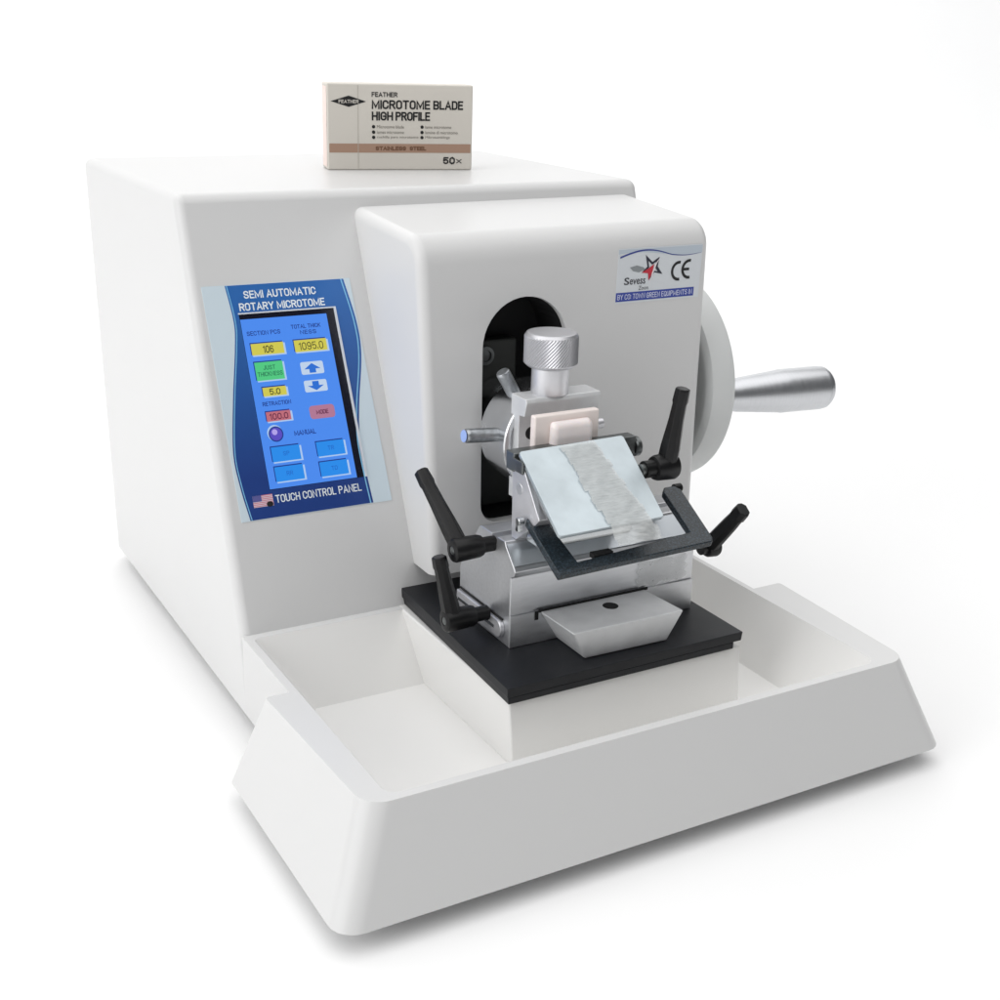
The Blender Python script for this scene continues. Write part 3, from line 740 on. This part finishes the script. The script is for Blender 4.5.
# ---------------------------------------------------------------- things held by the machine
cs = thing('tissue_cassette', 'pale pink tissue cassette with wax block clamped below the knurled knob', 'cassette', (.85, 18.2, 19))
bm = B(); box(bm, -1.95, 3.6, 17.95, 18.65, 19.65, 24.48); obj('cassette_frame', bm, 'cassette', cs, bevel=.16, seg=3)
bm = B(); hexa(bm, [(-.75, 17.2, 20), (2.75, 17.2, 20), (2.85, 17.97, 20), (-.95, 17.97, 20)], [(-.65, 17.2, 23.85), (2.6, 17.2, 23.85), (2.75, 17.97, 24.1), (-.85, 17.97, 24.1)])
obj('wax_block', bm, 'wax', cs, bevel=.36, seg=6)

# paraffin ribbon: a chain of thin sections sliding down the plate
def ribbon_mesh():
    bm = B(); NX, NY = 40, 260
    y_top, y_bot = 16.42, 8.75
    rnd = random.Random(3); N_ = 80
    jl = [rnd.uniform(-.13, .13) for _ in range(N_)]; jr = [rnd.uniform(-.14, .14) for _ in range(N_)]
    ph = [rnd.uniform(0, 6) for _ in range(N_)]; am = [rnd.uniform(.5, 1.3) for _ in range(N_)]
    grid = []
    for j in range(NY + 1):
        t = j / NY; y = y_top + (y_bot - y_top) * t
        s = (y_top - y) / .52; si = int(s); fr = s - si
        xl = -.78 + .30 * t + .06 * math.sin(t * 9) + jl[si] + (.07 if fr < .12 else 0); xr = 2.08 + 1.25 * t + jr[si] - (.07 if fr < .12 else 0)
        low = max(0, (t - .70) / .30)
        row = []
        for i in range(NX + 1):
            q = i / NX; x = xl + (xr - xl) * q
            lap = .085 * (1 - fr) ** 1.5                            # each section overlaps the next one
            wr = .010 * am[si] * math.sin(q * 7 + ph[si] + 3 * fr) + .0035 * math.sin(y * 38 + 2 * math.sin(x * 2 + ph[si]))
            h = .05 + lap + wr + .03 * low * math.sin((x * 1.1 + y * 2.0) * 7 + 2 * math.sin(x * 2)) + .05 * low * math.sin((x - y) * 3.3)
            h += .035 * max(0, math.sin(t * 21)) * (1 + math.sin(x * 4 + t * 30)) / 2
            if y < 9.98: h += -.35 * (9.98 - y) / 1.2
            row.append(bm.verts.new(PL(x, y, h)))
        grid.append(row)
    for j in range(NY):
        for i in range(NX): bm.faces.new((grid[j][i], grid[j][i + 1], grid[j + 1][i + 1], grid[j + 1][i]))
    return bm
rb = obj('paraffin_ribbon', ribbon_mesh(), 'ribbon', smooth=True, recalc=False)
rb['label'] = 'thin grey translucent wrinkled ribbon of wax sections lying down the pale plate'; rb['category'] = 'wax ribbon'
def scrap_mesh():
    bm = B(); N = 26; grid = []
    for j in range(N + 1):
        row = []
        for i in range(N + 1):
            a, b = i / N, j / N
            x = 6.0 + 4.6 * a + .12 * math.sin(b * 17); z = 10.75 + 2.0 * b + .10 * math.sin(a * 14) - .12 * (1 - b) * math.sin(a * 23)
            row.append(bm.verts.new((x, 15.26 - .05 * math.sin(a * 30 + b * 8) * b - .05, z)))
        grid.append(row)
    for j in range(N):
        for i in range(N): bm.faces.new((grid[j][i], grid[j][i + 1], grid[j + 1][i + 1], grid[j + 1][i]))
    return bm
sc_ = obj('paraffin_scrap', scrap_mesh(), 'film', smooth=True, recalc=False)
sc_['label'] = 'crumpled clear wax scrap stuck on the metal front below the black guard frame'; sc_['category'] = 'wax scrap'

# ---------------------------------------------------------------- blade box on top
A0 = Vector((-3.43, 52.4, H)); ud = Vector((12.88, -3.02, 0)).normalized(); nd = Vector((-ud.y, ud.x, 0)) ; BW, BH, BD = 13.2, 7.38, 2.75
bx = thing('blade_box', 'small beige carton of microtome blades with tan stripe standing on the machine', 'box', tuple(A0 + ud * BW / 2 + nd * BD / 2))
def CF(u, v, h=0): return A0 + ud * (BW * u) + Vector((0, 0, BH * (1 - v))) - nd * h
bm = B(); c_ = [A0, A0 + ud * BW, A0 + ud * BW + nd * BD, A0 + nd * BD]; up_ = Vector((0, 0, BH))
hexa(bm, [p + Vector((0, 0, .02)) for p in c_], [p + up_ for p in c_])
obj('carton', bm, 'carton', bx, bevel=.14, seg=3)
# pink edge panel on the left end
def end_panel(bm):
    for z0, z1 in ((0.25, 2.1), (2.1, 7.1)):
        q = [A0 + nd * .25, A0 + nd * (BD - .25)]
        poly(bm, [p + Vector((0, 0, z)) - ud * .02 for p, z in ((q[0], z0), (q[0], z1), (q[1], z1), (q[1], z0))])
decal('end_panel', 'carton_edge', bx, end_panel)
decal('stripe', 'tan', bx, lambda bm: (put_poly(bm, CF, rect(.012, .988, .690, .795), .012),))
decal('flap_seam', material('seam_shade', srgb(190, 184, 174), .6), bx, lambda bm: put_poly(bm, CF, rect(.205, .209, .02, .98), .018))
decal('stripe_lettering', 'browntext', bx, lambda bm: (put_stroke(bm, CF, 'STAINLESS', .325, .535, .720, .768, BW, BH, .09, .025), put_stroke(bm, CF, 'STEEL', .56, .675, .720, .768, BW, BH, .09, .025)))
for t, u0, u1, v0, v1, th in (('FEATHER', .300, .475, .095, .150, .075), ('MICROTOME', .300, .700, .185, .288, .142), ('BLADE', .722, .930, .185, .288, .142),
        ('HIGH', .300, .445, .318, .420, .142), ('PROFILE', .462, .700, .318, .420, .142), ('50', .795, .878, .845, .928, .13), ('X', .888, .925, .868, .918, .07)):
    decal('lettering', 'ink', bx, lambda bm: put_stroke(bm, CF, t, u0, u1, v0, v1, BW, BH, th, .025))
for u in (.312, .645):
    for v in (.492, .555, .615):
        decal('bullet', 'ink', bx, lambda bm: put_poly(bm, CF, [(u + .0115 * math.cos(a / 14 * 6.283), v + .02 * math.sin(a / 14 * 6.283)) for a in range(14)], .025))
decal('diamond_logo', 'ink', bx, lambda bm: put_poly(bm, CF, [(.025, .205), (.145, .140), (.262, .205), (.145, .268)], .022))
decal('logo_lettering', 'carton', bx, lambda bm: put_stroke(bm, CF, 'FEATHER', .078, .212, .186, .226, BW, BH, .05, .032))
def small(bm):
    for t, u0, u1, v in (('Microtome blade', .335, .52, .492), ('lames microtome', .335, .52, .555), ('cuchilla para microtomo', .335, .62, .615), ('lame microtome', .668, .85, .492), ('lamine di microtomo', .668, .895, .555), ('Mikrotomklinge', .668, .84, .615)):
        put_text(bm, CF, t, u0, u1, v - .018, v + .018, .025, .0)
decal('small_print', 'greyink', bx, small)
